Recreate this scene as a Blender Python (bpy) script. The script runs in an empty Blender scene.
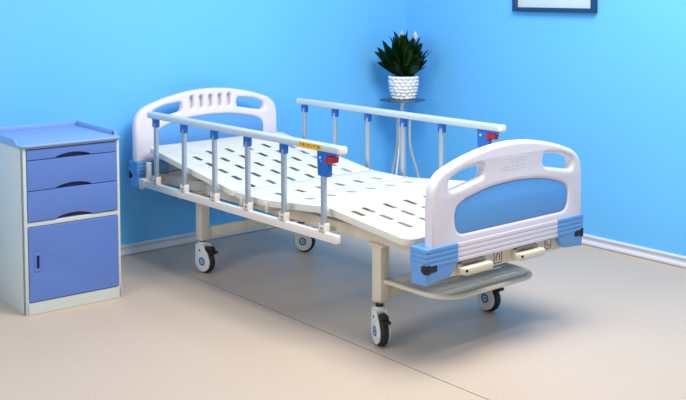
import bpy, bmesh, math, random
from mathutils import Matrix, Vector, Euler

random.seed(7)
S = bpy.context.scene
COL = S.collection

# ------------------------------------------------------------------ camera, world, lights, exposure
YAW, PIT, ROL = 2.4680059, -0.0688443, -0.0046993
fw = Vector((math.cos(YAW) * math.cos(PIT), math.sin(YAW) * math.cos(PIT), math.sin(PIT)))
rt = Vector((math.sin(YAW), -math.cos(YAW), 0))
up = rt.cross(fw)
rt, up = math.cos(ROL) * rt + math.sin(ROL) * up, -math.sin(ROL) * rt + math.cos(ROL) * up
cam_data = bpy.data.cameras.new('camera')
cam_data.sensor_fit = 'HORIZONTAL'
cam_data.sensor_width = 36.0
cam_data.lens = 1029.47 * 36.0 / 686.0
cam_data.shift_x = 29.866 / 686.0
cam_data.shift_y = -143.87 / 686.0
cam_data.clip_start = 0.05
cam = bpy.data.objects.new('camera', cam_data)
COL.objects.link(cam)
cam.matrix_world = Matrix(((rt.x, up.x, -fw.x, 3.786293), (rt.y, up.y, -fw.y, -3.138618), (rt.z, up.z, -fw.z, 1.473389), (0, 0, 0, 1)))
S.camera = cam

S.view_settings.view_transform = 'Standard'
S.view_settings.look = 'None'
S.view_settings.exposure = 0.0
S.view_settings.gamma = 1.0
S.view_settings.use_curve_mapping = False

world = bpy.data.worlds.new('world')
S.world = world
world.use_nodes = True
world.node_tree.nodes['Background'].inputs[0].default_value = (1.0, 0.98, 0.95, 1)
world.node_tree.nodes['Background'].inputs[1].default_value = 0.35

def area(name, loc, target, size, power, color=(1, 1, 1), sy=None):
    l = bpy.data.lights.new(name, 'AREA')
    l.shape = 'RECTANGLE'
    l.size = size
    l.size_y = sy or size
    l.energy = power
    l.color = color
    o = bpy.data.objects.new(name, l)
    COL.objects.link(o)
    o.location = loc
    o.rotation_euler = (Vector(target) - Vector(loc)).to_track_quat('-Z', 'Y').to_euler()
    return o

area('ceiling_softlight', (1.45, -0.1, 2.9), (0.5, 0.1, 0.0), 1.5, 112, (1, 0.97, 0.93))
area('window_softlight', (1.0, -4.2, 2.4), (-0.2, 0.2, 0.4), 2.0, 68, (1.0, 0.98, 0.96))

# ------------------------------------------------------------------ materials
def lin(c):
    return tuple(((x / 255.0) / 12.92 if x / 255.0 <= 0.04045 else ((x / 255.0 + 0.055) / 1.055) ** 2.4) for x in c) + (1,)

def mat(name, rgb, rough=0.5, metal=0.0, noise=0.0, scale=30.0, bump=0.0, bscale=200.0, trans=0.0, spec=0.5, coat=0.0):
    m = bpy.data.materials.new(name)
    m.use_nodes = True
    nt = m.node_tree
    b = nt.nodes['Principled BSDF']
    c = lin(rgb)
    b.inputs['Base Color'].default_value = c
    b.inputs['Roughness'].default_value = rough
    b.inputs['Metallic'].default_value = metal
    b.inputs['Specular IOR Level'].default_value = spec
    b.inputs['Transmission Weight'].default_value = trans
    b.inputs['Coat Weight'].default_value = coat
    tc = nt.nodes.new('ShaderNodeTexCoord')
    if noise > 0:
        n = nt.nodes.new('ShaderNodeTexNoise')
        n.inputs['Scale'].default_value = scale
        n.inputs['Detail'].default_value = 4
        nt.links.new(tc.outputs['Object'], n.inputs['Vector'])
        r = nt.nodes.new('ShaderNodeMix')
        r.data_type = 'RGBA'
        r.inputs[6].default_value = tuple(x * (1 - noise) for x in c[:3]) + (1,)
        r.inputs[7].default_value = tuple(min(1, x * (1 + noise)) for x in c[:3]) + (1,)
        nt.links.new(n.outputs['Fac'], r.inputs[0])
        nt.links.new(r.outputs[2], b.inputs['Base Color'])
    if bump > 0:
        n2 = nt.nodes.new('ShaderNodeTexNoise')
        n2.inputs['Scale'].default_value = bscale
        nt.links.new(tc.outputs['Object'], n2.inputs['Vector'])
        bp = nt.nodes.new('ShaderNodeBump')
        bp.inputs['Strength'].default_value = bump
        bp.inputs['Distance'].default_value = 0.002
        nt.links.new(n2.outputs['Fac'], bp.inputs['Height'])
        nt.links.new(bp.outputs['Normal'], b.inputs['Normal'])
    return m

M = {}
M['wall'] = mat('blue_wall_paint', (106, 192, 254), 0.55, noise=0.03, scale=1.6, bump=0.08, bscale=120, spec=0.3)
M['base'] = mat('white_baseboard_plastic', (214, 218, 228), 0.4)
M['abs_white'] = mat('white_moulded_plastic', (224, 220, 233), 0.38, noise=0.01)
M['deck'] = mat('white_deck_plastic', (222, 221, 212), 0.45)
M['blue'] = mat('mid_blue_plastic', (92, 157, 226), 0.4, noise=0.02)
M['guard'] = mat('corner_blue_plastic', (100, 158, 222), 0.4)
M['rail_blue'] = mat('deep_blue_plastic', (28, 104, 196), 0.35)
M['cream'] = mat('cream_powder_coat', (212, 205, 188), 0.4, noise=0.02)
M['alu'] = mat('brushed_aluminium', (196, 202, 208), 0.38, metal=0.75)
M['rail'] = mat('pale_anodised_rail', (198, 212, 222), 0.35, metal=0.15)
M['white_metal'] = mat('white_powder_coat', (226, 222, 216), 0.4)
M['crank'] = mat('cream_crank_enamel', (216, 210, 192), 0.35)
M['steel'] = mat('zinc_steel', (170, 168, 160), 0.35, metal=0.8)
M['black'] = mat('black_rubber', (22, 22, 25), 0.55)
M['tyre'] = mat('dark_tyre_rubber', (30, 29, 31), 0.6)
M['red'] = mat('red_plastic', (176, 16, 34), 0.35)
M['yellow'] = mat('yellow_sticker', (238, 190, 20), 0.5)
M['darkred'] = mat('dark_red_print', (170, 50, 10), 0.5)
M['shell'] = mat('caster_white_plastic', (214, 220, 220), 0.4)
M['ring'] = mat('caster_blue_ring', (28, 112, 160), 0.45)
M['tray'] = mat('grey_tray_metal', (164, 166, 162), 0.55, metal=0.0)
M['brown'] = mat('brown_slot_plastic', (124, 112, 104), 0.5)  # brown strip along the top of each crank housing
M['ink'] = mat('dark_print', (58, 58, 70), 0.6)
M['cab_blue'] = mat('cabinet_blue_panel', (88, 122, 196), 0.42, noise=0.02)
M['cab_top'] = mat('cabinet_top_blue', (128, 166, 224), 0.38)
M['cab_body'] = mat('cabinet_grey_body', (198, 206, 206), 0.45)
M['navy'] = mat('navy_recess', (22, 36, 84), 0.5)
M['chrome'] = mat('chrome_tube', (222, 222, 216), 0.25, metal=0.55)
M['pot'] = mat('white_glazed_ceramic', (236, 236, 238), 0.35)
M['leaf'] = mat('dark_green_leaf', (26, 72, 26), 0.4, noise=0.35, scale=25)
M['stem'] = mat('green_stem', (44, 92, 34), 0.5)
M['petal'] = mat('white_petal', (245, 246, 238), 0.5)
M['spadix'] = mat('cream_spadix', (226, 214, 140), 0.6)
M['soil'] = mat('potting_soil', (52, 38, 28), 0.9, noise=0.3, scale=80)
M['frame'] = mat('dark_blue_frame', (18, 62, 104), 0.4)
M['print'] = mat('pale_poster_paper', (196, 214, 224), 0.6, noise=0.08, scale=3)

g = mat('table_glass', (120, 165, 168), 0.03, trans=0.85)
M['glass'] = g

def floor_material():
    m = bpy.data.materials.new('beige_sheet_floor')
    m.use_nodes = True
    nt = m.node_tree
    b = nt.nodes['Principled BSDF']
    b.inputs['Roughness'].default_value = 0.42
    b.inputs['Specular IOR Level'].default_value = 0.3
    tc = nt.nodes.new('ShaderNodeTexCoord')
    def noise(scale, detail):
        n = nt.nodes.new('ShaderNodeTexNoise')
        n.inputs['Scale'].default_value = scale
        n.inputs['Detail'].default_value = detail
        nt.links.new(tc.outputs['Object'], n.inputs['Vector'])
        return n
    def mix(fac, a, c):
        x = nt.nodes.new('ShaderNodeMix')
        x.data_type = 'RGBA'
        for i, v in ((6, a), (7, c)):
            if isinstance(v, tuple):
                x.inputs[i].default_value = v
            else:
                nt.links.new(v, x.inputs[i])
        nt.links.new(fac, x.inputs[0])
        return x.outputs[2]
    base = mix(noise(1.3, 3).outputs['Fac'], lin((200, 181, 163)), lin((205, 188, 172)))
    n2 = noise(90, 6)
    rmp = nt.nodes.new('ShaderNodeValToRGB')
    rmp.color_ramp.elements[0].position = 0.42
    rmp.color_ramp.elements[0].color = (0.93, 0.93, 0.93, 1)
    rmp.color_ramp.elements[1].position = 0.62
    rmp.color_ramp.elements[1].color = (1.0, 1.0, 1.0, 1)
    nt.links.new(n2.outputs['Fac'], rmp.inputs[0])
    mul = nt.nodes.new('ShaderNodeMix')
    mul.data_type = 'RGBA'
    mul.blend_type = 'MULTIPLY'
    mul.inputs[0].default_value = 1
    nt.links.new(base, mul.inputs[6])
    nt.links.new(rmp.outputs[0], mul.inputs[7])
    # few small dark flecks
    v = nt.nodes.new('ShaderNodeTexVoronoi')
    v.inputs['Scale'].default_value = 2.6
    nt.links.new(tc.outputs['Object'], v.inputs['Vector'])
    r2 = nt.nodes.new('ShaderNodeValToRGB')
    r2.color_ramp.elements[0].position = 0.014
    r2.color_ramp.elements[0].color = (1, 1, 1, 1)
    r2.color_ramp.elements[1].position = 0.024
    r2.color_ramp.elements[1].color = (0, 0, 0, 1)
    nt.links.new(v.outputs['Distance'], r2.inputs[0])
    out = mix(r2.outputs[0], mul.outputs[2], lin((120, 104, 92)))
    nt.links.new(out, b.inputs['Base Color'])
    return m
M['floor'] = floor_material()

# ------------------------------------------------------------------ mesh helpers
def cyc(axis):
    """matrix taking plate axes (u, v, w) to world: 'x' -> u=Y, v=Z, w=X ; 'z' -> u=X, v=Y, w=Z ; 'y' -> u=X, v=Z, w=-Y"""
    if axis == 'x':
        return Matrix(((0, 0, 1, 0), (1, 0, 0, 0), (0, 1, 0, 0), (0, 0, 0, 1)))
    if axis == 'y':
        return Matrix(((1, 0, 0, 0), (0, 0, -1, 0), (0, 1, 0, 0), (0, 0, 0, 1)))
    return Matrix.Identity(4)

class MB:
    def __init__(self):
        self.bm = bmesh.new()
    def _merge(self, tmp, mtx=None, mi=0):
        if mtx is not None:
            bmesh.ops.transform(tmp, matrix=mtx, verts=tmp.verts)
        for f in tmp.faces:
            f.material_index = mi
        me = bpy.data.meshes.new('tmp')
        tmp.to_mesh(me)
        tmp.free()
        self.bm.from_mesh(me)
        bpy.data.meshes.remove(me)
    def box(self, lo, hi, bevel=0.0, mi=0, mtx=None, seg=2):
        t = bmesh.new()
        bmesh.ops.create_cube(t, size=1)
        s = [hi[i] - lo[i] for i in range(3)]
        c = [(hi[i] + lo[i]) / 2 for i in range(3)]
        bmesh.ops.scale(t, vec=s, verts=t.verts)
        if bevel > 0:
            bmesh.ops.bevel(t, geom=t.edges[:], offset=min(bevel, min(s) * 0.49), segments=seg, profile=0.5, affect='EDGES')
        bmesh.ops.translate(t, vec=c, verts=t.verts)
        self._merge(t, mtx, mi)
        return self
    def cyl(self, p0, p1, r, mi=0, seg=20, r2=None, bevel=0.0, mtx=None):
        p0, p1 = Vector(p0), Vector(p1)
        t = bmesh.new()
        L = (p1 - p0).length
        bmesh.ops.create_cone(t, cap_ends=True, segments=seg, radius1=r, radius2=r if r2 is None else r2, depth=L)
        if bevel > 0:
            es = [e for e in t.edges if len(e.link_faces) == 2 and any(len(f.verts) > 4 for f in e.link_faces)]
            bmesh.ops.bevel(t, geom=es, offset=bevel, segments=2, profile=0.5, affect='EDGES')
        q = (p1 - p0).to_track_quat('Z', 'Y').to_matrix().to_4x4()
        q.translation = (p0 + p1) / 2
        if mtx is not None:
            q = mtx @ q
        self._merge(t, q, mi)
        return self
    def tube(self, pts, r, mi=0, seg=10, closed=False, mtx=None, prof=None):
        """sweep; prof = optional list of (a, b) cross-section offsets"""
        pts = [Vector(p) for p in pts]
        n = len(pts)
        t = bmesh.new()
        rings = []
        prev = None
        for i, p in enumerate(pts):
            if closed:
                d = (pts[(i + 1) % n] - pts[i - 1]).normalized()
            else:
                d = (pts[min(i + 1, n - 1)] - pts[max(i - 1, 0)]).normalized()
            if prev is None:
                a = Vector((0, 0, 1)) if abs(d.z) < 0.9 else Vector((1, 0, 0))
                u = (a - d * a.dot(d)).normalized()
            else:
                u = (prev - d * prev.dot(d)).normalized()
            prev = u
            w = d.cross(u)
            rr = r[i] if isinstance(r, (list, tuple)) else r
            if prof:
                ring = [t.verts.new(p + w * a_ + u * b_) for a_, b_ in prof]
            else:
                ring = [t.verts.new(p + (u * math.cos(2 * math.pi * k / seg) + w * math.sin(2 * math.pi * k / seg)) * rr) for k in range(seg)]
            rings.append(ring)
        m = len(rings[0])
        for i in range(n if closed else n - 1):
            A, B = rings[i], rings[(i + 1) % n]
            for k in range(m):
                t.faces.new((A[k], A[(k + 1) % m], B[(k + 1) % m], B[k]))
        if not closed:
            t.faces.new(rings[0][::-1])
            t.faces.new(rings[-1])
        bmesh.ops.recalc_face_normals(t, faces=t.faces)
        self._merge(t, mtx, mi)
        return self
    def lathe(self, prof, mi=0, seg=32, mtx=None, closed=False):
        """prof: list of (r, z)"""
        t = bmesh.new()
        rings = []
        for r, z in prof:
            if r < 1e-6:
                rings.append([t.verts.new((0, 0, z))])
            else:
                rings.append([t.verts.new((r * math.cos(2 * math.pi * k / seg), r * math.sin(2 * math.pi * k / seg), z)) for k in range(seg)])
        pairs = list(zip(rings[:-1], rings[1:]))
        if closed:
            pairs.append((rings[-1], rings[0]))
        for A, B in pairs:
            for k in range(seg):
                k2 = (k + 1) % seg
                if len(A) == 1 and len(B) == 1:
                    continue
                if len(A) == 1:
                    t.faces.new((A[0], B[k2], B[k]))
                elif len(B) == 1:
                    t.faces.new((A[k], A[k2], B[0]))
                else:
                    t.faces.new((A[k], A[k2], B[k2], B[k]))
        bmesh.ops.recalc_face_normals(t, faces=t.faces)
        self._merge(t, mtx, mi)
        return self
    def plate(self, outline, holes, w0, w1, bevel=0.0, mi=0, mtx=None, res=2):
        cu = bpy.data.curves.new('tmpc', 'CURVE')
        cu.dimensions = '2D'
        cu.fill_mode = 'BOTH'
        for loop in [outline] + list(holes):
            sp = cu.splines.new('POLY')
            sp.points.add(len(loop) - 1)
            for i, (a, b) in enumerate(loop):
                sp.points[i].co = (a, b, 0, 1)
            sp.use_cyclic_u = True
        h = (w1 - w0) / 2
        bevel = min(bevel, h * 0.98)
        cu.extrude = h - bevel
        cu.bevel_depth = bevel
        cu.bevel_resolution = res
        cu.offset = -bevel
        ob = bpy.data.objects.new('tmpo', cu)
        COL.objects.link(ob)
        dg = bpy.context.evaluated_depsgraph_get()
        me = bpy.data.meshes.new_from_object(ob.evaluated_get(dg))
        t = bmesh.new()
        t.from_mesh(me)
        bpy.data.meshes.remove(me)
        bpy.data.objects.remove(ob)
        bpy.data.curves.remove(cu)
        bmesh.ops.translate(t, vec=(0, 0, (w0 + w1) / 2), verts=t.verts)
        bmesh.ops.remove_doubles(t, verts=t.verts, dist=1e-5)
        self._merge(t, mtx, mi)
        return self
    def text(self, body, size, mtx, mi=0, ext=0.0004):
        cu = bpy.data.curves.new('tmpt', 'FONT')
        cu.body = body
        cu.size = size
        cu.align_x = 'CENTER'
        cu.align_y = 'CENTER'
        cu.extrude = ext
        ob = bpy.data.objects.new('tmpo', cu)
        COL.objects.link(ob)
        dg = bpy.context.evaluated_depsgraph_get()
        me = bpy.data.meshes.new_from_object(ob.evaluated_get(dg))
        t = bmesh.new()
        t.from_mesh(me)
        bpy.data.meshes.remove(me)
        bpy.data.objects.remove(ob)
        bpy.data.curves.remove(cu)
        self._merge(t, mtx, mi)
        return self
    def build(self, name, mats, parent=None, sharp=38):
        for f in self.bm.faces:
            f.smooth = True
        for e in self.bm.edges:
            if len(e.link_faces) == 2 and e.calc_face_angle(0) > math.radians(sharp):
                e.smooth = False
        me = bpy.data.meshes.new(name)
        self.bm.to_mesh(me)
        self.bm.free()
        for m in (mats if isinstance(mats, (list, tuple)) else [mats]):
            me.materials.append(m)
        o = bpy.data.objects.new(name, me)
        COL.objects.link(o)
        if parent is not None:
            o.parent = parent
        return o

def empty(name, loc, rz, label, cat, group=None):
    o = bpy.data.objects.new(name, None)
    COL.objects.link(o)
    o.location = loc
    o.rotation_euler = (0, 0, rz)
    o.empty_display_size = 0.1
    o['label'] = label
    o['category'] = cat
    if group:
        o['group'] = group
    return o

def copy_tree(o, parent=None):
    c = o.copy()
    COL.objects.link(c)
    c.parent = parent
    for ch in list(o.children):
        copy_tree(ch, c)
    return c

def rrect(x0, y0, x1, y1, r, n=6):
    """rounded rectangle; r = one radius or four (x0y0, x1y0, x1y1, x0y1)"""
    rs = r if isinstance(r, (list, tuple)) else (r,) * 4
    pts = []
    for (cx, cy, a0, rr) in ((x0 + rs[0], y0 + rs[0], 180, rs[0]), (x1 - rs[1], y0 + rs[1], 270, rs[1]), (x1 - rs[2], y1 - rs[2], 0, rs[2]), (x0 + rs[3], y1 - rs[3], 90, rs[3])):
        for k in range(n + 1):
            a = math.radians(a0 + 90 * k / n)
            pts.append((cx + rr * math.cos(a), cy + rr * math.sin(a)))
    return pts

def smooth_loop(pts, n=6, closed=True):
    """Catmull-Rom through pts"""
    out = []
    N = len(pts)
    for i in range(N if closed else N - 1):
        g_ = lambda j: Vector(pts[j % N]) if closed else Vector(pts[max(0, min(N - 1, j))])
        p0, p1, p2, p3 = g_(i - 1), g_(i), g_(i + 1), g_(i + 2)
        for k in range(n):
            t = k / n
            out.append(tuple(0.5 * ((2 * p1) + (p2 - p0) * t + (2 * p0 - 5 * p1 + 4 * p2 - p3) * t * t + (3 * p1 - p0 - 3 * p2 + p3) * t ** 3)))
    if not closed:
        out.append(tuple(pts[-1]))
    return out

def round_poly(pts, r, n=5):
    out = []
    N = len(pts)
    for i in range(N):
        a, b, c = Vector(pts[i - 1]), Vector(pts[i]), Vector(pts[(i + 1) % N])
        rr = r[i] if isinstance(r, (list, tuple)) else r
        d1 = min(rr, (a - b).length * 0.48)
        d2 = min(rr, (c - b).length * 0.48)
        s, e = b + (a - b).normalized() * d1, b + (c - b).normalized() * d2
        for k in range(n + 1):
            t = k / n
            out.append(tuple(s * (1 - t) ** 2 + b * 2 * t * (1 - t) + e * t * t))
    return out

# ------------------------------------------------------------------ the room
XW, YW, HB = -1.213, 1.658, 0.058
def struct(name, mb, m):
    o = mb.build(name, m)
    o['kind'] = 'structure'
    return o
struct('floor', MB().box((XW - 0.12, -4.6, -0.1), (4.6, YW + 0.12, 0)), M['floor'])
struct('wall_left', MB().box((XW - 0.12, -4.6, 0), (XW, YW + 0.12, 2.7)), M['wall'])
struct('wall_right', MB().box((XW, YW, 0), (4.6, YW + 0.12, 2.7)), M['wall'])
def base_profile():
    # (out from wall, height)
    return [(0, 0), (0.012, 0), (0.012, 0.004), (0.022, 0.004), (0.022, 0.014), (0.018, 0.018), (0.010, 0.024), (0.008, 0.036), (0.015, 0.044), (0.017, 0.047), (0.017, 0.052), (0.006, HB), (0, HB)]
def baseboard(name, p0, p1, out):
    t = MB()
    p0, p1, out = Vector(p0), Vector(p1), Vector(out)
    pr = base_profile()
    A = [t.bm.verts.new(p0 + out * a + Vector((0, 0, b))) for a, b in pr]
    B = [t.bm.verts.new(p1 + out * a + Vector((0, 0, b))) for a, b in pr]
    for k in range(len(pr)):
        k2 = (k + 1) % len(pr)
        t.bm.faces.new((A[k], A[k2], B[k2], B[k]))
    t.bm.faces.new(A[::-1])
    t.bm.faces.new(B)
    bmesh.ops.recalc_face_normals(t.bm, faces=t.bm.faces)
    struct(name, t, M['base'])
baseboard('baseboard_left', (XW, -4.6, 0), (XW, YW, 0), (1, 0, 0))
baseboard('baseboard_right', (XW, YW, 0), (4.6, YW, 0), (0, -1, 0))
# open joint between the two floor sheets
t = MB()
t.plate([(-0.62, -0.4165), (0.2, -0.4235), (1.0, -0.4325), (4.2, -0.437), (4.2, -0.4335), (1.0, -0.4295), (0.2, -0.4205), (-0.62, -0.4145)], [], 0.0, 0.0006)
struct('trim_1', t, mat('dark_floor_joint', (92, 76, 66), 0.8))

# ------------------------------------------------------------------ hospital bed
bed = empty('hospital_bed', (0, 0, 0), 0.00536, 'white and blue hospital bed with folding side rails and cranks, standing on casters', 'bed')

YR = 0.488          # side rail plane
ZR = 0.808          # rail centre
X0, DX = -0.830, 0.2712

def pathpanel(zo, yo, k):
    """half-outline of the moulded end panel, symmetric in y"""
    half = [(0.0, 0.852), (0.09, 0.848), (0.18, 0.836), (0.28, 0.815), (0.36, 0.791), (0.41, 0.770), (0.443, 0.738), (0.458, 0.70), (0.462, 0.64)]
    r = smooth_loop([(y, z) for y, z in half], 4, closed=False)
    r = [(y * k, z - 0.004) for y, z in r]
    right = [(y, z + zo) for y, z in r]
    lower = [(0.462 * k, 0.435 + zo), (-0.462 * k, 0.435 + zo)]
    left = [(-y, z) for y, z in right[::-1]][:-1]
    return [(y + yo, z) for y, z in right + lower + left]

def end_panel(name, xo, sgn, zo, slots):
    """xo: outer face x; sgn: +1 foot, -1 head"""
    yo, kk = (0.017, 0.987) if sgn > 0 else (-0.008, 1.022)
    A = cyc('x')
    xi = xo - sgn * 0.048
    lo, hi = min(xo, xi), max(xo, xi)
    inset_pts = [(-0.338, 0.522), (0.338, 0.522), (0.352, 0.63), (0.30, 0.662), (0.15, 0.692), (0, 0.700), (-0.15, 0.692), (-0.30, 0.662), (-0.352, 0.63)]
    inset = round_poly([(y * (0.985 if sgn > 0 else 1.02) + (0.031 if sgn > 0 else 0.006), z + zo - (0.014 if sgn > 0 and z > 0.6 else 0.0)) for y, z in inset_pts], [0.04, 0.04, 0.05, 0.06, 0.05, 0.05, 0.05, 0.06, 0.05])
    hole = round_poly([(0.180, 0.733 + zo), (0.184, 0.787 + zo), (0.30, 0.773 + zo), (0.376, 0.744 + zo), (0.374, 0.698 + zo), (0.31, 0.708 + zo)], 0.022)
    hs_ = 0.030 if sgn > 0 else yo * 0.7
    hz = -0.008 if sgn > 0 else 0.0
    holes = [inset, [(y + hs_, z + hz) for y, z in hole], [(-y + hs_, z + hz) for y, z in hole]]
    t = MB()
    if slots:
        for yy in (-0.124, -0.062, 0.0, 0.062, 0.124):
            holes.append(rrect(yy - 0.0115, 0.742 + zo, yy + 0.0115, 0.812 + zo, 0.011))
    t.plate(pathpanel(zo, yo, kk), holes, lo, hi, 0.016, 0, A, res=4)
    if slots:
        t.box((lo + 0.012, -0.15, 0.73 + zo), (hi - 0.034, 0.15, 0.825 + zo))
    # horizontal ribs of the lower band
    for k in range(4):
        z1 = 0.488 + zo - k * 0.0185
        t.box((lo - 0.003, -0.345, z1 - 0.0168), (hi + 0.003, 0.345, z1), 0.0012)
    t.box((lo + 0.004, -0.345, 0.416 + zo), (hi - 0.004, 0.345, 0.49 + zo))
    p = t.build(name, M['abs_white'], bed)
    ii = [((y - 0.02) * 1.01 + 0.02, (z - 0.6 - zo) * 1.015 + 0.6 + zo) for y, z in inset]
    t = MB().plate(ii, [], lo + 0.004, hi - 0.004, 0.003, 0, A)
    t.build('inset_panel', M['blue'], p)
    for sy in (-1, 1):
        go = 0.0 if sgn > 0 else (0.020 if sy < 0 else 0.002)
        t = MB()
        poly = [(0.472, 0.488), (0.304, 0.488), (0.304, 0.415), (0.331, 0.374), (0.350, 0.362), (0.472, 0.352)]
        poly = [(sy * (y + go * (y > 0.4)), z + zo) for y, z in poly]
        if sy > 0:
            poly = poly[::-1]
        xa, xb = (xo - sgn * 0.082, xo + sgn * 0.004)
        t.plate(poly, [], min(xa, xb), max(xa, xb), 0.008, 0, A)
        for k in range(4):
            z1 = 0.490 + zo - k * 0.0185
            ya, yb = sy * 0.302, sy * (0.4745 + go)
            xa, xb = (xo - sgn * 0.084, xo + sgn * 0.0065)
            t.box((min(xa, xb), min(ya, yb), z1 - 0.0160), (max(xa, xb), max(ya, yb), z1), 0.0025)
        gd = t.build('corner_guard', M['guard'], p)
        t = MB()
        ya, yb = sy * (0.415 + go), sy * (0.4755 + go)
        xa, xb = (xo - sgn * 0.026, xo + sgn * 0.0075)
        t.box((min(xa, xb), min(ya, yb), 0.398 + zo), (max(xa, xb), max(ya, yb), 0.428 + zo), 0.006, seg=3)
        t.cyl((xo - sgn * 0.004, sy * (0.464 + go), 0.395 + zo), (xo - sgn * 0.004, sy * (0.464 + go), 0.431 + zo), 0.0145, bevel=0.003)
        bp = t.build('bumper', M['black'], p)
        bp['label'] = 'black rubber corner bumper'
    return p

head = end_panel('headboard', -1.105, -1, 0.052, True)
head['label'] = 'headboard with five narrow slots'
foot = end_panel('footboard', 1.101, 1, 0.0, False)
foot['label'] = 'footboard with embossed maker plate'
# embossed plate on the footboard
t = MB()
Rm = Matrix.Translation((1.1008, 0.030, 0.762)) @ Matrix.Rotation(math.radians(0), 4, 'X') @ cyc('x')
t.plate(rrect(-0.08, -0.024, 0.08, 0.024, 0.006), [rrect(-0.0765, -0.0205, 0.0765, 0.0205, 0.005)], -0.002, 0.0008, 0, 0, Rm)
xx = -0.066
for w_, kind in ((0.014, 'l'), (0.016, 'o'), (0.014, 'n'), (0.016, 'o'), (0.014, 'e'), (0.016, 'n'), (0.016, 'e')):
    if kind in 'l':
        t.box((xx, -0.013, -0.001), (xx + 0.003, 0.013, 0.0012), mtx=Rm)
        t.box((xx, -0.013, -0.001), (xx + w_ * 0.8, -0.010, 0.0012), mtx=Rm)
    elif kind == 'o':
        t.plate(rrect(xx, -0.013, xx + w_ * 0.85, 0.013, 0.005), [rrect(xx + 0.003, -0.010, xx + w_ * 0.85 - 0.003, 0.010, 0.003)], -0.001, 0.0012, 0, 0, Rm)
    elif kind == 'n':
        t.box((xx, -0.013, -0.001), (xx + 0.003, 0.013, 0.0012), mtx=Rm)
        t.box((xx + w_ * 0.7, -0.013, -0.001), (xx + w_ * 0.7 + 0.003, 0.013, 0.0012), mtx=Rm)
        t.box((xx, 0.010, -0.001), (xx + w_ * 0.8, 0.013, 0.0012), mtx=Rm)
    else:
        t.box((xx, -0.013, -0.001), (xx + 0.003, 0.013, 0.0012), mtx=Rm)
        for zz in (-0.013, -0.0015, 0.010):
            t.box((xx, zz, -0.001), (xx + w_ * 0.75, zz + 0.003, 0.0012), mtx=Rm)
    xx += w_ + 0.0045
t.build('embossed_plate', M['abs_white'], foot)

# deck sections -------------------------------------------------------
def deck(name, xa, za, xb, zb, slots, radii, rim=0.030):
    """slab whose top face runs from (xa, za) to (xb, zb); slots: centres (x, y) in bed coordinates"""
    L = math.hypot(xb - xa, zb - za)
    ang = math.atan2(zb - za, xb - xa)
    m = Matrix.Translation((xa, 0, za)) @ Matrix.Rotation(-ang, 4, 'Y')
    gap = 0.0045
    out = rrect(gap, -0.44, L - gap, 0.44, radii)
    hs = [rrect((x - xa) / math.cos(ang) - 0.041, y - 0.0145, (x - xa) / math.cos(ang) + 0.041, y + 0.0145, 0.010, 4) for x, y in slots]
    t = MB()
    t.plate(out, hs, -0.005, 0.0, 0.001, 0, m)
    inner = rrect(gap + 0.02, -0.42, L - gap - 0.02, 0.42, [max(0.004, r - 0.02) for r in radii])
    t.plate(out, [inner], -rim, -0.002, 0.004, 0, m)
    return t.build(name, M['deck'], bed)

rows = (-0.305, -0.183, -0.061, 0.061, 0.183, 0.305)
back_slots = []
for y in rows:
    xs = (-0.725, -0.605, -0.492, -0.372, -0.25) if abs(y) > 0.3 else (-0.79, -0.655, -0.52, -0.38, -0.25)
    back_slots += [(x, y) for x in xs]
deck('back_section', -1.005, 0.622, -0.2, 0.505, back_slots, (0.035, 0.030, 0.030, 0.035))
deck('seat_section', -0.2, 0.505, 0.05, 0.503, [(-0.02, y) for y in rows], (0.016,) * 4)
deck('thigh_section', 0.05, 0.503, 0.485, 0.545, [(0.20, y) for y in rows], (0.016, 0.02, 0.02, 0.016))
foot_slots = [(x, y) for y in rows for x in (0.597, 0.708, 0.816)] + [(0.612, -0.375), (0.612, 0.375)]
deck('foot_section', 0.485, 0.545, 0.975, 0.494, foot_slots, (0.02, 0.05, 0.05, 0.02))

# frame ---------------------------------------------------------------
LX = {1: 0.692, -1: -0.657}
LY = 0.323
t = MB()
for sy in (-1, 1):
    t.box((-1.055, sy * LY - 0.02, 0.415), (1.055, sy * LY + 0.02, 0.462), 0.004)
t.box((-1.05, -0.45, 0.405), (-1.01, 0.45, 0.462), 0.004)
t.box((1.035, -0.33, 0.356), (1.085, 0.345, 0.418), 0.004)
t.box((1.015, -0.45, 0.415), (1.055, 0.45, 0.455), 0.004)
for x in (-0.657, -0.2, 0.1, 0.692):
    t.box((x - 0.018, -LY, 0.42), (x + 0.018, LY, 0.456), 0.003)
for sy in (-1, 1):
    for x, z in ((-0.17, 0.476), (0.03, 0.474)):
        t.box((x - 0.012, sy * 0.30 - 0.015, 0.45), (x + 0.012, sy * 0.30 + 0.015, z), 0.002)
frame = t.build('bed_frame', M['cream'], bed)
t = MB()
for sy in (-1, 1):     # lifting frames under back and legs, each tube just under the slabs
    t.tube([(-0.2, sy * 0.27, 0.463), (-0.62, sy * 0.27, 0.525), (-0.95, sy * 0.27, 0.573)], 0.010)
    t.tube([(0.05, sy * 0.27, 0.462), (0.46, sy * 0.27, 0.500), (0.93, sy * 0.27, 0.456)], 0.010)
    t.tube([(-0.62, sy * 0.27, 0.525), (-0.40, sy * 0.27, 0.44)], 0.009)
    t.tube([(0.46, sy * 0.27, 0.50), (0.36, sy * 0.27, 0.43)], 0.009)
t.tube([(-0.62, -0.27, 0.525), (-0.62, 0.27, 0.525)], 0.010)
t.tube([(0.46, -0.27, 0.50), (0.46, 0.27, 0.50)], 0.010)
t.build('lifting_linkage', M['cream'], bed)

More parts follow.
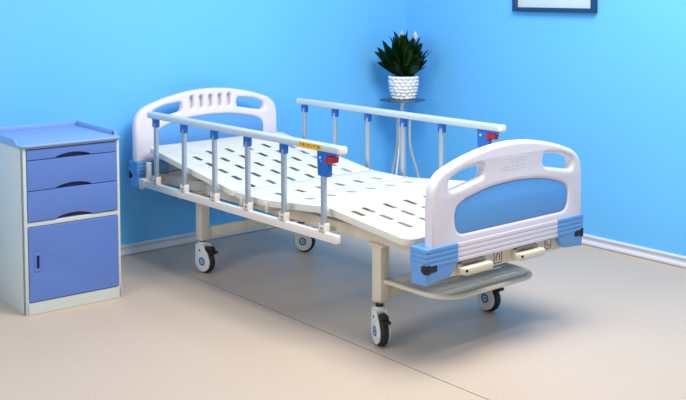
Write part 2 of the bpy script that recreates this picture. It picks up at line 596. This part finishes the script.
for sx in (-1, 1):
    for sy in (-1, 1):
        x, y = LX[sx], sy * LY
        t = MB()
        t.box((x - 0.0275, y - 0.025, 0.168), (x + 0.0275, y + 0.025, 0.412), 0.004)
        t.box((x - 0.045, y - 0.034, 0.404), (x + 0.045, y + 0.034, 0.4145), 0.002)
        lg = t.build('leg', M['cream'], bed)
for sx in (-1, 1):
    t = MB()
    t.box((LX[sx] - 0.014, -LY + 0.026, 0.178), (LX[sx] + 0.014, LY - 0.026, 0.230), 0.004)
    t.build('cross_brace', M['cream'], bed)

# foot tray -----------------------------------------------------------
t = MB()
zt = 0.258
xa, xb, ya, yb = 0.70, 1.058, -0.325, 0.255
out = [(xa, ya)] + rrect(0.6, ya, xb, yb, 0.11, 8)[9:27] + [(xa, yb)]
outline_path = [(x, y, zt) for x, y in out]
t.tube(outline_path, 0.0095, 0, seg=10)
slits = [rrect(x - 0.009, y_ - 0.115, x + 0.009, y_ + 0.115, 0.008) for x in (0.79, 0.88, 0.97) for y_ in (-0.165, 0.100)]
t2 = MB()
poly = [(x, y) for x, y in out]
t2.plate([(x, y) for x, y in out], slits, zt - 0.003, zt + 0.003, 0.001, 0)
tray = t.build('storage_tray', M['cream'], bed)
tray['label'] = 'cream tube rim of the storage tray under the footboard'
tp = t2.build('tray_plate', M['tray'], tray)
for sy in (-1, 1):
    t = MB()
    t.box((0.70, sy * 0.24 - 0.012, 0.226), (0.725, sy * 0.24 + 0.012, 0.250), 0.002)
    t.build('tray_bracket', M['cream'], tray)

# cranks --------------------------------------------------------------
for k, (yc_, lab) in enumerate(((-0.205, 'crank folded below the near half of the footboard'), (0.118, 'crank folded below the far half of the footboard'))):
    hw = 0.088 if k == 0 else 0.085
    t = MB()
    # recess housing with brown top
    t.box((1.045, yc_ - hw, 0.358), (1.096, yc_ - hw + 0.03, 0.404), 0.005, 0)
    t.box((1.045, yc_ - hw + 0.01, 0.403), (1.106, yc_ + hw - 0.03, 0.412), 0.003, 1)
    t.cyl((1.05, yc_ - hw + 0.02, 0.380), (1.1265, yc_ - hw + 0.02, 0.380), 0.0055, 2)
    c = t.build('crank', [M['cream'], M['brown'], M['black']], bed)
    c['label'] = lab
    t = MB()
    t.box((1.088, yc_ - hw + 0.012, 0.360), (1.124, yc_ + hw, 0.392), 0.009, 0, seg=3)
    t.box((1.095, yc_ - hw + 0.0, 0.364), (1.118, yc_ - hw + 0.02, 0.392), 0.005, 0)
    t.build('crank_handle', M['crank'], c)

def icon(yc_, zc, s, kind):
    t = MB()
    m = Matrix.Translation((1.0855, yc_, zc)) @ cyc('x')
    h = s / 2
    t.plate(rrect(-h, -h, h, h, 0.002), [], -0.002, 0.0003, 0, 0, m)
    t.plate(rrect(-h, -h, h, h, 0.002), [rrect(-h + 0.003, -h + 0.003, h - 0.003, h - 0.003, 0.001)], 0.0, 0.0008, 0, 1, m)
    if kind == 0:
        arc = [(-h * 0.45, -h * 0.6, 0.0008), (-h * 0.45, h * 0.1, 0.0008), (-h * 0.3, h * 0.5, 0.0008), (0, h * 0.62, 0.0008), (h * 0.3, h * 0.5, 0.0008), (h * 0.45, h * 0.1, 0.0008), (h * 0.45, -h * 0.6, 0.0008)]
        t.tube(arc, 0.0016, 1, seg=6, mtx=m)
    else:
        t.tube([(-h * 0.6, h * 0.5, 0.0008), (-h * 0.1, -h * 0.3, 0.0008), (h * 0.6, -h * 0.3, 0.0008)], 0.0016, 1, seg=6, mtx=m)
    t.build('crank_symbol', [M['cream'], M['ink']], frame)
icon(-0.052, 0.388, 0.048, 0)
icon(0.262, 0.390, 0.040, 1)

# casters -------------------------------------------------------------
def caster():
    root = bpy.data.objects.new('caster', None)
    hub = (0.0, 0.0625)
    t = MB()
    # outline of the side shell in x,z
    pts = [(-0.048, 0.150), (0.010, 0.150), (0.018, 0.128), (0.036, 0.112)]
    for a in range(35, -200, -12):
        pts.append((hub[0] + 0.053 * math.cos(math.radians(a)), hub[1] + 0.053 * math.sin(math.radians(a))))
    A = cyc('y')
    for s in (-1, 1):
        w = s * 0.0215
        t.plate(pts, [], w - 0.0045, w + 0.0045, 0.003, 0, A)
    t.box((-0.046, -0.02, 0.136), (0.008, 0.02, 0.152), 0.004)
    t.cyl((-0.019, 0, 0.148), (-0.019, 0, 0.160), 0.024)
    t.cyl((-0.019, 0, 0.158), (-0.019, 0, 0.170), 0.017, 1)
    for s in (-1, 1):
        t.cyl((-0.016, s * 0.024, 0.118), (-0.016, s * 0.0275, 0.118), 0.0055, 1, seg=12)
    o = t.build('caster', [M['shell'], M['black']], bed)
    t = MB()
    prof = [(0.02, -0.016), (0.055, -0.016), (0.0605, -0.012), (0.0625, -0.005), (0.0625, 0.005), (0.0605, 0.012), (0.055, 0.016), (0.02, 0.016)]
    mt = Matrix.Translation((0, 0, 0.0625)) @ Matrix.Rotation(math.pi / 2, 4, 'X')
    t.lathe(prof, 0, 36, mt, closed=True)
    t.build('tyre', M['tyre'], o)
    for s in (-1, 1):
        t = MB()
        m2 = Matrix.Translation((0, 0, 0.0625)) @ Matrix.Rotation(math.pi / 2, 4, 'X')
        t.lathe([(0, s * 0.0255), (0.0215, s * 0.0255), (0.0215, s * 0.0275), (0.0125, s * 0.0275), (0.0125, s * 0.0262), (0.0065, s * 0.0262), (0.0065, s * 0.0275), (0, s * 0.0275)], 0, 24, m2)
        for f in t.bm.faces:
            c_ = f.calc_center_median()
            if abs(abs(c_.y) - 0.0262) < 2e-4 and 0.006 < math.hypot(c_.x, c_.z - 0.0625) < 0.0124:
                f.material_index = 1
        t.build('hub_ring', [M['ring'], M['shell']], o)
    t = MB()
    t.box((0.016, -0.016, 0.118), (0.060, 0.016, 0.140), 0.006, seg=3)
    t.box((0.050, -0.019, 0.108), (0.078, 0.019, 0.122), 0.005, mtx=Matrix.Identity(4), seg=2)
    t.box((0.040, -0.013, 0.100), (0.062, 0.013, 0.124), 0.005)
    b = t.build('brake_pedal', M['black'], o)
    return o
c0 = caster()
places = [(1, -1, -24), (1, 1, -2), (-1, -1, 10), (-1, 1, 28)]
for i, (sx, sy, a) in enumerate(places):
    o = c0 if i == 0 else copy_tree(c0, bed)
    an = math.radians(a)
    # the wheel trails its swivel stem
    dx_, dy_ = (0.038, -0.034) if i == 0 else (0.019 * math.cos(an), 0.019 * math.sin(an))
    o.location = (LX[sx] + dx_, sy * LY + dy_, 0)
    o.rotation_euler = (0, 0, an)

# side rails ----------------------------------------------------------
def side_rail(sy, sticker):
    y = sy * YR
    x_a, x_b = (-0.889, 0.656) if sy < 0 else (-0.880, 0.650)
    t = MB()
    # top rail: rounded section swept along x
    sec = rrect(-0.021, -0.0165, 0.021, 0.0165, 0.011, 4)
    A = Matrix.Translation((0, y, ZR)) @ cyc('x')
    t.plate(sec, [], x_a + 0.012, x_b - 0.022, 0.0, 0, A)
    t.plate(rrect(-0.0214, -0.0169, 0.0214, 0.0169, 0.011, 4), [], x_b - 0.026, x_b, 0.009, 1, A, res=3)
    t.plate(rrect(-0.0214, -0.0169, 0.0214, 0.0169, 0.011, 4), [], x_a, x_a + 0.014, 0.006, 1, A, res=3)
    r = t.build('side_rail', [M['rail'], M['white_metal']], bed)
    r['label'] = 'near folding side rail with yellow sticker' if sy < 0 else 'far folding side rail by the wall'
    for i in range(6):
        x = X0 + i * DX
        t = MB()
        t.plate(rrect(-0.0125, -0.009, 0.0125, 0.009, 0.004, 3), [], 0.468, 0.778, 0, 0, Matrix.Translation((x, y, 0)))
        t.cyl((x, y + sy * 0.009, 0.752), (x, y + sy * 0.0165, 0.752), 0.0045, seg=10)
        t.build('post', M['alu'], r)
        # foot clamp
        t = MB()
        for s in (-1, 1):
            t.box((x + s * 0.017 - 0.0035, y - 0.014, 0.452), (x + s * 0.017 + 0.0035, y + 0.014, 0.492), 0.002)
        t.box((x - 0.018, y - 0.014, 0.452), (x + 0.018, y + 0.014, 0.462), 0.002)
        t.box((x - 0.018, y - 0.014, 0.452), (x + 0.018, y - 0.009, 0.484), 0.002)
        t.cyl((x + 0.003, y + sy * 0.0145, 0.472), (x + 0.003, y + sy * 0.0175, 0.472), 0.006, 1, seg=10)
        t.build('post_clamp', [M['white_metal'], M['steel']], r)
        if i < 5:
            t = MB()
            for s in (-1, 1):
                t.box((x + s * 0.0145 - 0.003, y - 0.013, 0.748), (x + s * 0.0145 + 0.003, y + 0.013, 0.791), 0.003)
            t.box((x - 0.017, y - 0.013, 0.768), (x + 0.017, y + 0.013, 0.792), 0.003)
            t.build('rail_bracket', M['rail_blue'], r)
    # latch housing and red release lever at the last post
    x = X0 + 5 * DX
    A2 = Matrix.Translation((0, y, 0)) @ cyc('y')
    t = MB()
    poly = [(x - 0.030, 0.786), (x - 0.030, 0.765), (x - 0.027, 0.690), (x - 0.022, 0.682), (x + 0.036, 0.682), (x + 0.041, 0.690), (x + 0.041, 0.735), (x + 0.030, 0.752), (x + 0.036, 0.772), (x + 0.092, 0.777), (x + 0.098, 0.786)]
    t.plate([(a_, b_ + 0.006) for a_, b_ in poly[::-1]], [], -0.013, 0.013, 0.004, 0, A2)
    for s in (-1, 1):
        t.cyl((x - 0.006, y + s * 0.012, 0.766), (x - 0.006, y + s * 0.0155, 0.766), 0.0065, 1, seg=12)
    t.build('latch_housing', [M['rail_blue'], M['rail']], r)
    t = MB()
    poly = [(x + 0.030, 0.772), (x + 0.028, 0.738), (x + 0.040, 0.736), (x + 0.046, 0.752), (x + 0.062, 0.752), (x + 0.062, 0.746), (x + 0.078, 0.746), (x + 0.082, 0.772)]
    t.plate([(a_, b_ + 0.006) for a_, b_ in poly[::-1]], [], -0.0155, 0.0155, 0.003, 0, A2)
    t.build('release_lever', M['red'], r)
    # lower bar
    t = MB()
    t.box((-0.948, y - 0.013, 0.420), (0.618, y + 0.013, 0.455), 0.003)
    for bx in (-0.60, -0.18, 0.17, 0.42):
        t.cyl((bx, y - sy * 0.0, 0.412), (bx, y, 0.422), 0.008, 1, seg=10)
    t.build('lower_bar', [M['white_metal'], M['steel']], r)
    # brackets that carry the bar on the bed frame
    for bx in (-0.60, -0.18, 0.42):
        a, b = sorted((y - sy * 0.012, sy * LY))
        t = MB()
        t.box((bx - 0.016, a, 0.424), (bx + 0.016, b, 0.436), 0.002)
        t.build('rail_mount', M['cream'], r)
    for bx in (-0.13, 0.07):
        a, b = sorted((sy * 0.443, sy * 0.452))
        t = MB()
        t.box((bx - 0.008, a, 0.455), (bx + 0.008, b, 0.492), 0.002)
        a, b = sorted((sy * 0.452, sy * LY))
        t.box((bx - 0.008, a, 0.452), (bx + 0.008, b, 0.459), 0.002)
        t.build('deck_clip', M['cream'], r)
    # end stop block at the head with its upright pin
    t = MB()
    t.box((-0.990, y - 0.018, 0.418), (-0.935, y + 0.018, 0.462), 0.004)
    t.box((-0.985, min(y, sy * 0.43), 0.44), (-0.955, max(y, sy * 0.43), 0.458), 0.003)
    t.cyl((-0.962, y - sy * 0.03, 0.455), (-0.962, y - sy * 0.03, 0.545), 0.0150, bevel=0.003)
    t.cyl((-0.985, y, 0.408), (-1.004, y, 0.408), 0.007, seg=10)
    t.box((-0.99, y - 0.006, 0.402), (-0.975, y + 0.006, 0.42), 0.002)
    t.build('end_stop', M['white_metal'], r)
    if sticker:
        t = MB()
        m = Matrix.Translation((0, y - 0.0213, ZR)) @ cyc('y')
        t.plate(rrect(0.385, -0.0115, 0.538, 0.0115, 0.002), [], -0.0004, 0.0006, 0, 0, m)
        rr = random.Random(3)
        xx = 0.395
        while xx < 0.522:      # row of small printed characters
            w = rr.uniform(0.008, 0.013)
            if rr.random() < 0.14:
                xx += 0.006
                continue
            t.box((xx, -0.008, 0.0004), (xx + 0.0022, 0.007, 0.001), 0, 1, m)
            t.box((xx, rr.uniform(-0.004, 0.004), 0.0004), (xx + w * 0.75, rr.uniform(-0.004, 0.004) + 0.003, 0.001), 0, 1, m)
            if rr.random() < 0.6:
                t.box((xx + w * 0.6, -0.008, 0.0004), (xx + w * 0.6 + 0.002, 0.007, 0.001), 0, 1, m)
            xx += w + 0.003
        t.build('sticker', [M['yellow'], M['darkred']], r)['label'] = 'yellow sticker with dark red characters'
    return r
side_rail(-1, True)
side_rail(1, False)

# ------------------------------------------------------------------ bedside cabinet
CX, CY = -0.5461, -1.3275
cab = empty('bedside_cabinet', (CX, CY, 0), -0.0343, 'grey bedside cabinet with blue top, three blue drawers and a blue door', 'cabinet')
W, D, H = 0.4665, 0.482, 0.760
A = cyc('x')
t = MB()
t.box((-D, 0.0, 0.0), (-0.004, 0.018, H), 0.003)            # sides
t.box((-D, W - 0.018, 0.0), (-0.004, W, H), 0.003)
t.box((-D, 0.004, 0.0), (-D + 0.012, W - 0.004, H))
t.box((-0.40, 0.01, 0.05), (-0.02, W - 0.01, 0.065))
t.box((-0.035, 0.010, 0.40), (-0.002, W - 0.010, 0.421), 0.002)
t.box((-0.035, 0.010, H - 0.012), (-0.006, W - 0.010, H), 0.002)
t.plate(rrect(0.0, 0.0, W, 0.056, 0.003), [], -0.035, 0.0, 0.003, 0, A)
t.box((-0.035, 0.0, 0.0), (0.0, 0.0145, H), 0.004)
t.box((-0.035, W - 0.0145, 0.0), (0.0, W, H), 0.004)
t.box((-0.02, 0.0, 0.03), (-0.012, W, 0.38))
body = t.build('cabinet_body', M['cab_body'], cab)
t = MB()
t.plate(rrect(-D - 0.012, -0.017, 0.018, W + 0.008, (0.02, 0.03, 0.03, 0.02)), [], H, H + 0.012, 0.004)
# raised lip round the back and both sides
lip = [(-0.07, -0.011), (-D - 0.005, -0.011), (-D - 0.005, W + 0.002), (-0.05, W + 0.002)]
for i in range(3):
    p, q = lip[i], lip[i + 1]
    t.box((min(p[0], q[0]) - 0.005, min(p[1], q[1]) - 0.005, H + 0.008), (max(p[0], q[0]) + 0.005, max(p[1], q[1]) + 0.005, H + 0.034), 0.004)
for yy in (-0.011, W + 0.002):
    t.plate([(-0.07, H + 0.008), (-0.02, H + 0.008), (-0.035, H + 0.012), (-0.05, H + 0.025), (-0.06, H + 0.0335), (-0.07, H + 0.0335)][::-1], [], -0.005, 0.005, 0, 0, Matrix.Translation((0, yy, 0)) @ cyc('y'))
t.build('cabinet_top', M['cab_top'], cab)
y0, y1 = 0.0165, W - 0.0165
def arch(z0, z1, last=False):
    """drawer front with a scooped finger pull cut in its lower edge"""
    pts = [(y0, z0), (0.145, z0)]
    for k in range(13):
        u = k / 12
        pts.append((0.145 + (0.325 - 0.145) * u, z0 + 0.019 * math.sin(math.pi * u) ** 0.7))
    pts += [(0.325, z0), (y1, z0), (y1, z1), (y0, z1)]
    return pts
for (z0, z1) in ((0.7015, 0.7465), (0.5635, 0.6985), (0.4240, 0.5605)):
    t = MB()
    t.plate(arch(z0, z1), [], -0.018, 0.004, 0.002, 0, A)
    t.box((-0.30, y0 + 0.004, z0 + 0.004), (-0.016, y1 - 0.004, z1 - 0.004))
    d = t.build('drawer', M['cab_blue'], cab)
    t = MB()
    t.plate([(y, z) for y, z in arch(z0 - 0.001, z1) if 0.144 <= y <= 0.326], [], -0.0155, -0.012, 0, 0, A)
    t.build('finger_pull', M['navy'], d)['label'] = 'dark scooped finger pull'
t = MB()
hole = rrect(0.041, 0.196, 0.072, 0.280, 0.006)
t.plate(rrect(y0, 0.060, y1, 0.3975, 0.002), [hole], -0.010, 0.004, 0.002, 0, A)
t.box((-0.0098, 0.03, 0.18), (-0.006, 0.085, 0.30))
door = t.build('door', M['cab_blue'], cab)
t = MB()
t.plate(rrect(0.039, 0.194, 0.074, 0.282, 0.007), [rrect(0.050, 0.208, 0.064, 0.268, 0.006)], -0.004, 0.0065, 0.002, 0, A)
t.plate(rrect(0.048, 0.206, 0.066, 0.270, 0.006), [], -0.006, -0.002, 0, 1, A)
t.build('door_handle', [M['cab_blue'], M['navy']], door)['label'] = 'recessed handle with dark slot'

# ------------------------------------------------------------------ glass side table
TX, TY, TZ = -0.992, 1.404, 0.742
tb = empty('side_table', (TX, TY, 0), 0.0, 'small round glass side table on curved chrome legs in the room corner', 'table')
t = MB()
t.lathe([(0, -0.008), (0.143, -0.008), (0.147, -0.006), (0.148, -0.003), (0.147, -0.001), (0.143, 0), (0, 0)], 0, 48, Matrix.Translation((0, 0, TZ)))
t.build('tabletop', M['glass'], tb)
t = MB()
t.cyl((0, 0, 0.30), (0, 0, TZ - 0.0085), 0.015)
t.lathe([(0, TZ - 0.0125), (0.045, TZ - 0.0125), (0.045, TZ - 0.0085), (0, TZ - 0.0085)])
t.lathe([(0, 0.625), (0.056, 0.625), (0.056, 0.637), (0, 0.637)])
t.lathe([(0, 0.30), (0.020, 0.30), (0.022, 0.31), (0.020, 0.32), (0, 0.32)])
t.build('pole', M['chrome'], tb)
for a in (math.radians(x) for x in (55, 175, 295)):
    pr = [(0.048, 0.631), (0.048, 0.54), (0.049, 0.46), (0.057, 0.41), (0.072, 0.355), (0.096, 0.28), (0.120, 0.18), (0.137, 0.08), (0.147, 0.012)]
    t = MB()
    t.tube(smooth_loop([(r * math.cos(a), r * math.sin(a), z) for r, z in pr], 3, closed=False), 0.0085)
    t.lathe([(0, 0), (0.011, 0), (0.011, 0.014), (0, 0.016)], 0, 14, Matrix.Translation((0.1475 * math.cos(a), 0.1475 * math.sin(a), 0)))
    t.build('leg', M['chrome'], tb)

# ------------------------------------------------------------------ potted plant
PX, PY = TX + 0.004, TY + 0.008
pl = empty('potted_plant', (PX, PY, TZ), 0.0, 'potted peace lily with two white flowers, in a pebbled white pot on the glass table', 'plant')
t = MB()
prof = [(0, 0.0005), (0.058, 0.0005), (0.066, 0.006), (0.079, 0.045), (0.087, 0.095), (0.089, 0.125), (0.088, 0.150), (0.080, 0.150), (0.080, 0.128), (0, 0.128)]
t.lathe(prof, 0, 40)
def pot_r(z):
    for (r0, z0), (r1, z1) in zip(prof[1:6], prof[2:7]):
        if z0 <= z <= z1:
            return r0 + (r1 - r0) * (z - z0) / (z1 - z0)
    return 0.088
rr = random.Random(11)
for row in range(7):
    z = 0.013 + row * 0.0208
    n = 15 if row > 1 else 13
    for k in range(n):
        a = 2 * math.pi * (k + 0.5 * (row % 2) + rr.uniform(-0.12, 0.12)) / n
        r = pot_r(z)
        b = bmesh.new()
        bmesh.ops.create_icosphere(b, subdivisions=2, radius=1)
        s = rr.uniform(0.85, 1.1)
        m = Matrix.Translation((r * math.cos(a), r * math.sin(a), z + rr.uniform(-0.002, 0.002))) @ Matrix.Rotation(a, 4, 'Z') @ Matrix.Diagonal((0.0115 * s, 0.0185 * s, 0.0115 * s, 1))
        t._merge(b, m)
t.build('pot', M['pot'], pl, sharp=60)
t = MB()
t.lathe([(0, 0.128), (0.079, 0.128), (0.079, 0.132), (0.04, 0.138), (0, 0.14)], 0, 24)
t.build('soil', M['soil'], pl)

def leaf_strip(b, base, az, lean, length, width, droop, twist):
    """one blade: petiole + pointed oval blade bending outward"""
    n = 12
    pos = Vector(base)
    el = math.radians(90 - lean)
    verts = []
    step = length / n
    h = Vector((math.cos(az), math.sin(az), 0))
    side0 = Vector((-math.sin(az), math.cos(az), 0))
    for i in range(n + 1):
        u = i / n
        d = h * math.cos(el) + Vector((0, 0, 1)) * math.sin(el)
        nrm = (h * -math.sin(el) + Vector((0, 0, 1)) * math.cos(el))
        side = (side0 * math.cos(twist) + nrm * math.sin(twist))
        w = 0.003 if u < 0.30 else width * math.sin(math.pi * min(1, (u - 0.30) / 0.70) ** 0.95) ** 0.62 + 0.0015
        if u >= 1:
            w = 0.0006
        fold = nrm * (w * 0.28)
        verts.append((b.verts.new(pos - side * w + fold), b.verts.new(pos - nrm * 0.0), b.verts.new(pos + side * w + fold)))
        pos = pos + d * step
        el -= math.radians(droop) / n * (0.5 + u)
    for A_, B_ in zip(verts[:-1], verts[1:]):
        b.faces.new((A_[0], A_[1], B_[1], B_[0]))
        b.faces.new((A_[1], A_[2], B_[2], B_[1]))

t = MB()
b = bmesh.new()
rr = random.Random(5)
for k in range(88):
    az = rr.uniform(0, 2 * math.pi)
    q = rr.random() ** 0.75
    lean = 2 + 36 * q if k % 3 else 25 + 30 * q
    L = rr.uniform(0.24, 0.325) * (1.0 - 0.22 * q) if k % 3 else rr.uniform(0.12, 0.20)
    base = (0.035 * q * math.cos(az), 0.035 * q * math.sin(az), 0.13)
    leaf_strip(b, base, az + rr.uniform(-0.4, 0.4), lean, L, rr.uniform(0.021, 0.031), rr.uniform(-12, 18), rr.uniform(-0.7, 0.7))
ret = bmesh.ops.solidify(b, geom=b.faces[:], thickness=0.0009)
t._merge(b)
t.build('foliage', M['leaf'], pl, sharp=70)
img_l = Vector((-0.624, -0.782, 0))
for (off, h, w, fl) in ((0.024, 0.295, -0.018, 0.7), (-0.075, 0.285, 0.0, 1.0)):
    tip = img_l * off + Vector((0, 0, 0.125 + h * 1.0))
    tip.z = h + 0.125 - 0.0
    st = MB()
    pth = smooth_loop([(0, 0, 0.13), tuple(img_l * off * 0.5 + Vector((0, 0, 0.13 + (h - 0.0) * 0.5))), tuple(img_l * off + Vector((0, 0, 0.125 + h - 0.03)))], 5, closed=False)
    st.tube(pth, 0.002, seg=6)
    so = st.build('flower_stem', M['stem'], pl)
    top = Vector(pth[-1])
    f = MB()
    b = bmesh.new()
    n, mseg = 8, 6
    rings = []
    for i in range(n + 1):
        u = i / n
        ww = 0.0165 * fl * math.sin(math.pi * u ** 0.8) + 0.0004
        ring = []
        for j in range(mseg + 1):
            v = j / mseg * 2 - 1
            ring.append(b.verts.new((ww * v, 0.010 * (v * v) * math.sin(math.pi * u) + 0.006 * u * u, 0.058 * u * (0.75 + 0.25 * fl))))
        rings.append(ring)
    for A_, B_ in zip(rings[:-1], rings[1:]):
        for j in range(mseg):
            b.faces.new((A_[j], A_[j + 1], B_[j + 1], B_[j]))
    bmesh.ops.solidify(b, geom=b.faces[:], thickness=0.0008)
    # concave side towards the room
    mm = Matrix.Translation(top) @ Matrix.Rotation(math.radians(35), 4, 'Z') @ Matrix.Rotation(math.radians(18 if off > 0 else -4), 4, 'Y')
    f._merge(b, mm)
    f.build('petal', M['petal'], so, sharp=80)
    f = MB()
    f.cyl((0, -0.006, 0.006), (0, -0.008, 0.034), 0.0032, seg=10, r2=0.002, mtx=mm)
    f.build('spadix', M['spadix'], so)

# ------------------------------------------------------------------ picture on the right wall
pc = empty('framed_picture', (0.0155, YW, 1.312), 0.0, 'dark blue framed picture hanging high on the right wall', 'picture')
t = MB()
A3 = Matrix.Translation((0, 0, 0)) @ cyc('y')
t.plate(rrect(-0.2925, 0, 0.2925, 0.42, 0.002), [rrect(-0.2675, 0.025, 0.2675, 0.395, 0.001)], 0.0005, 0.034, 0.002, 0, A3)
t.build('picture_frame', M['frame'], pc)
t = MB()
t.plate(rrect(-0.268, 0.0245, 0.268, 0.3955, 0.001), [], 0.004, 0.010, 0, 0, A3)
t.build('picture_panel', M['print'], pc)
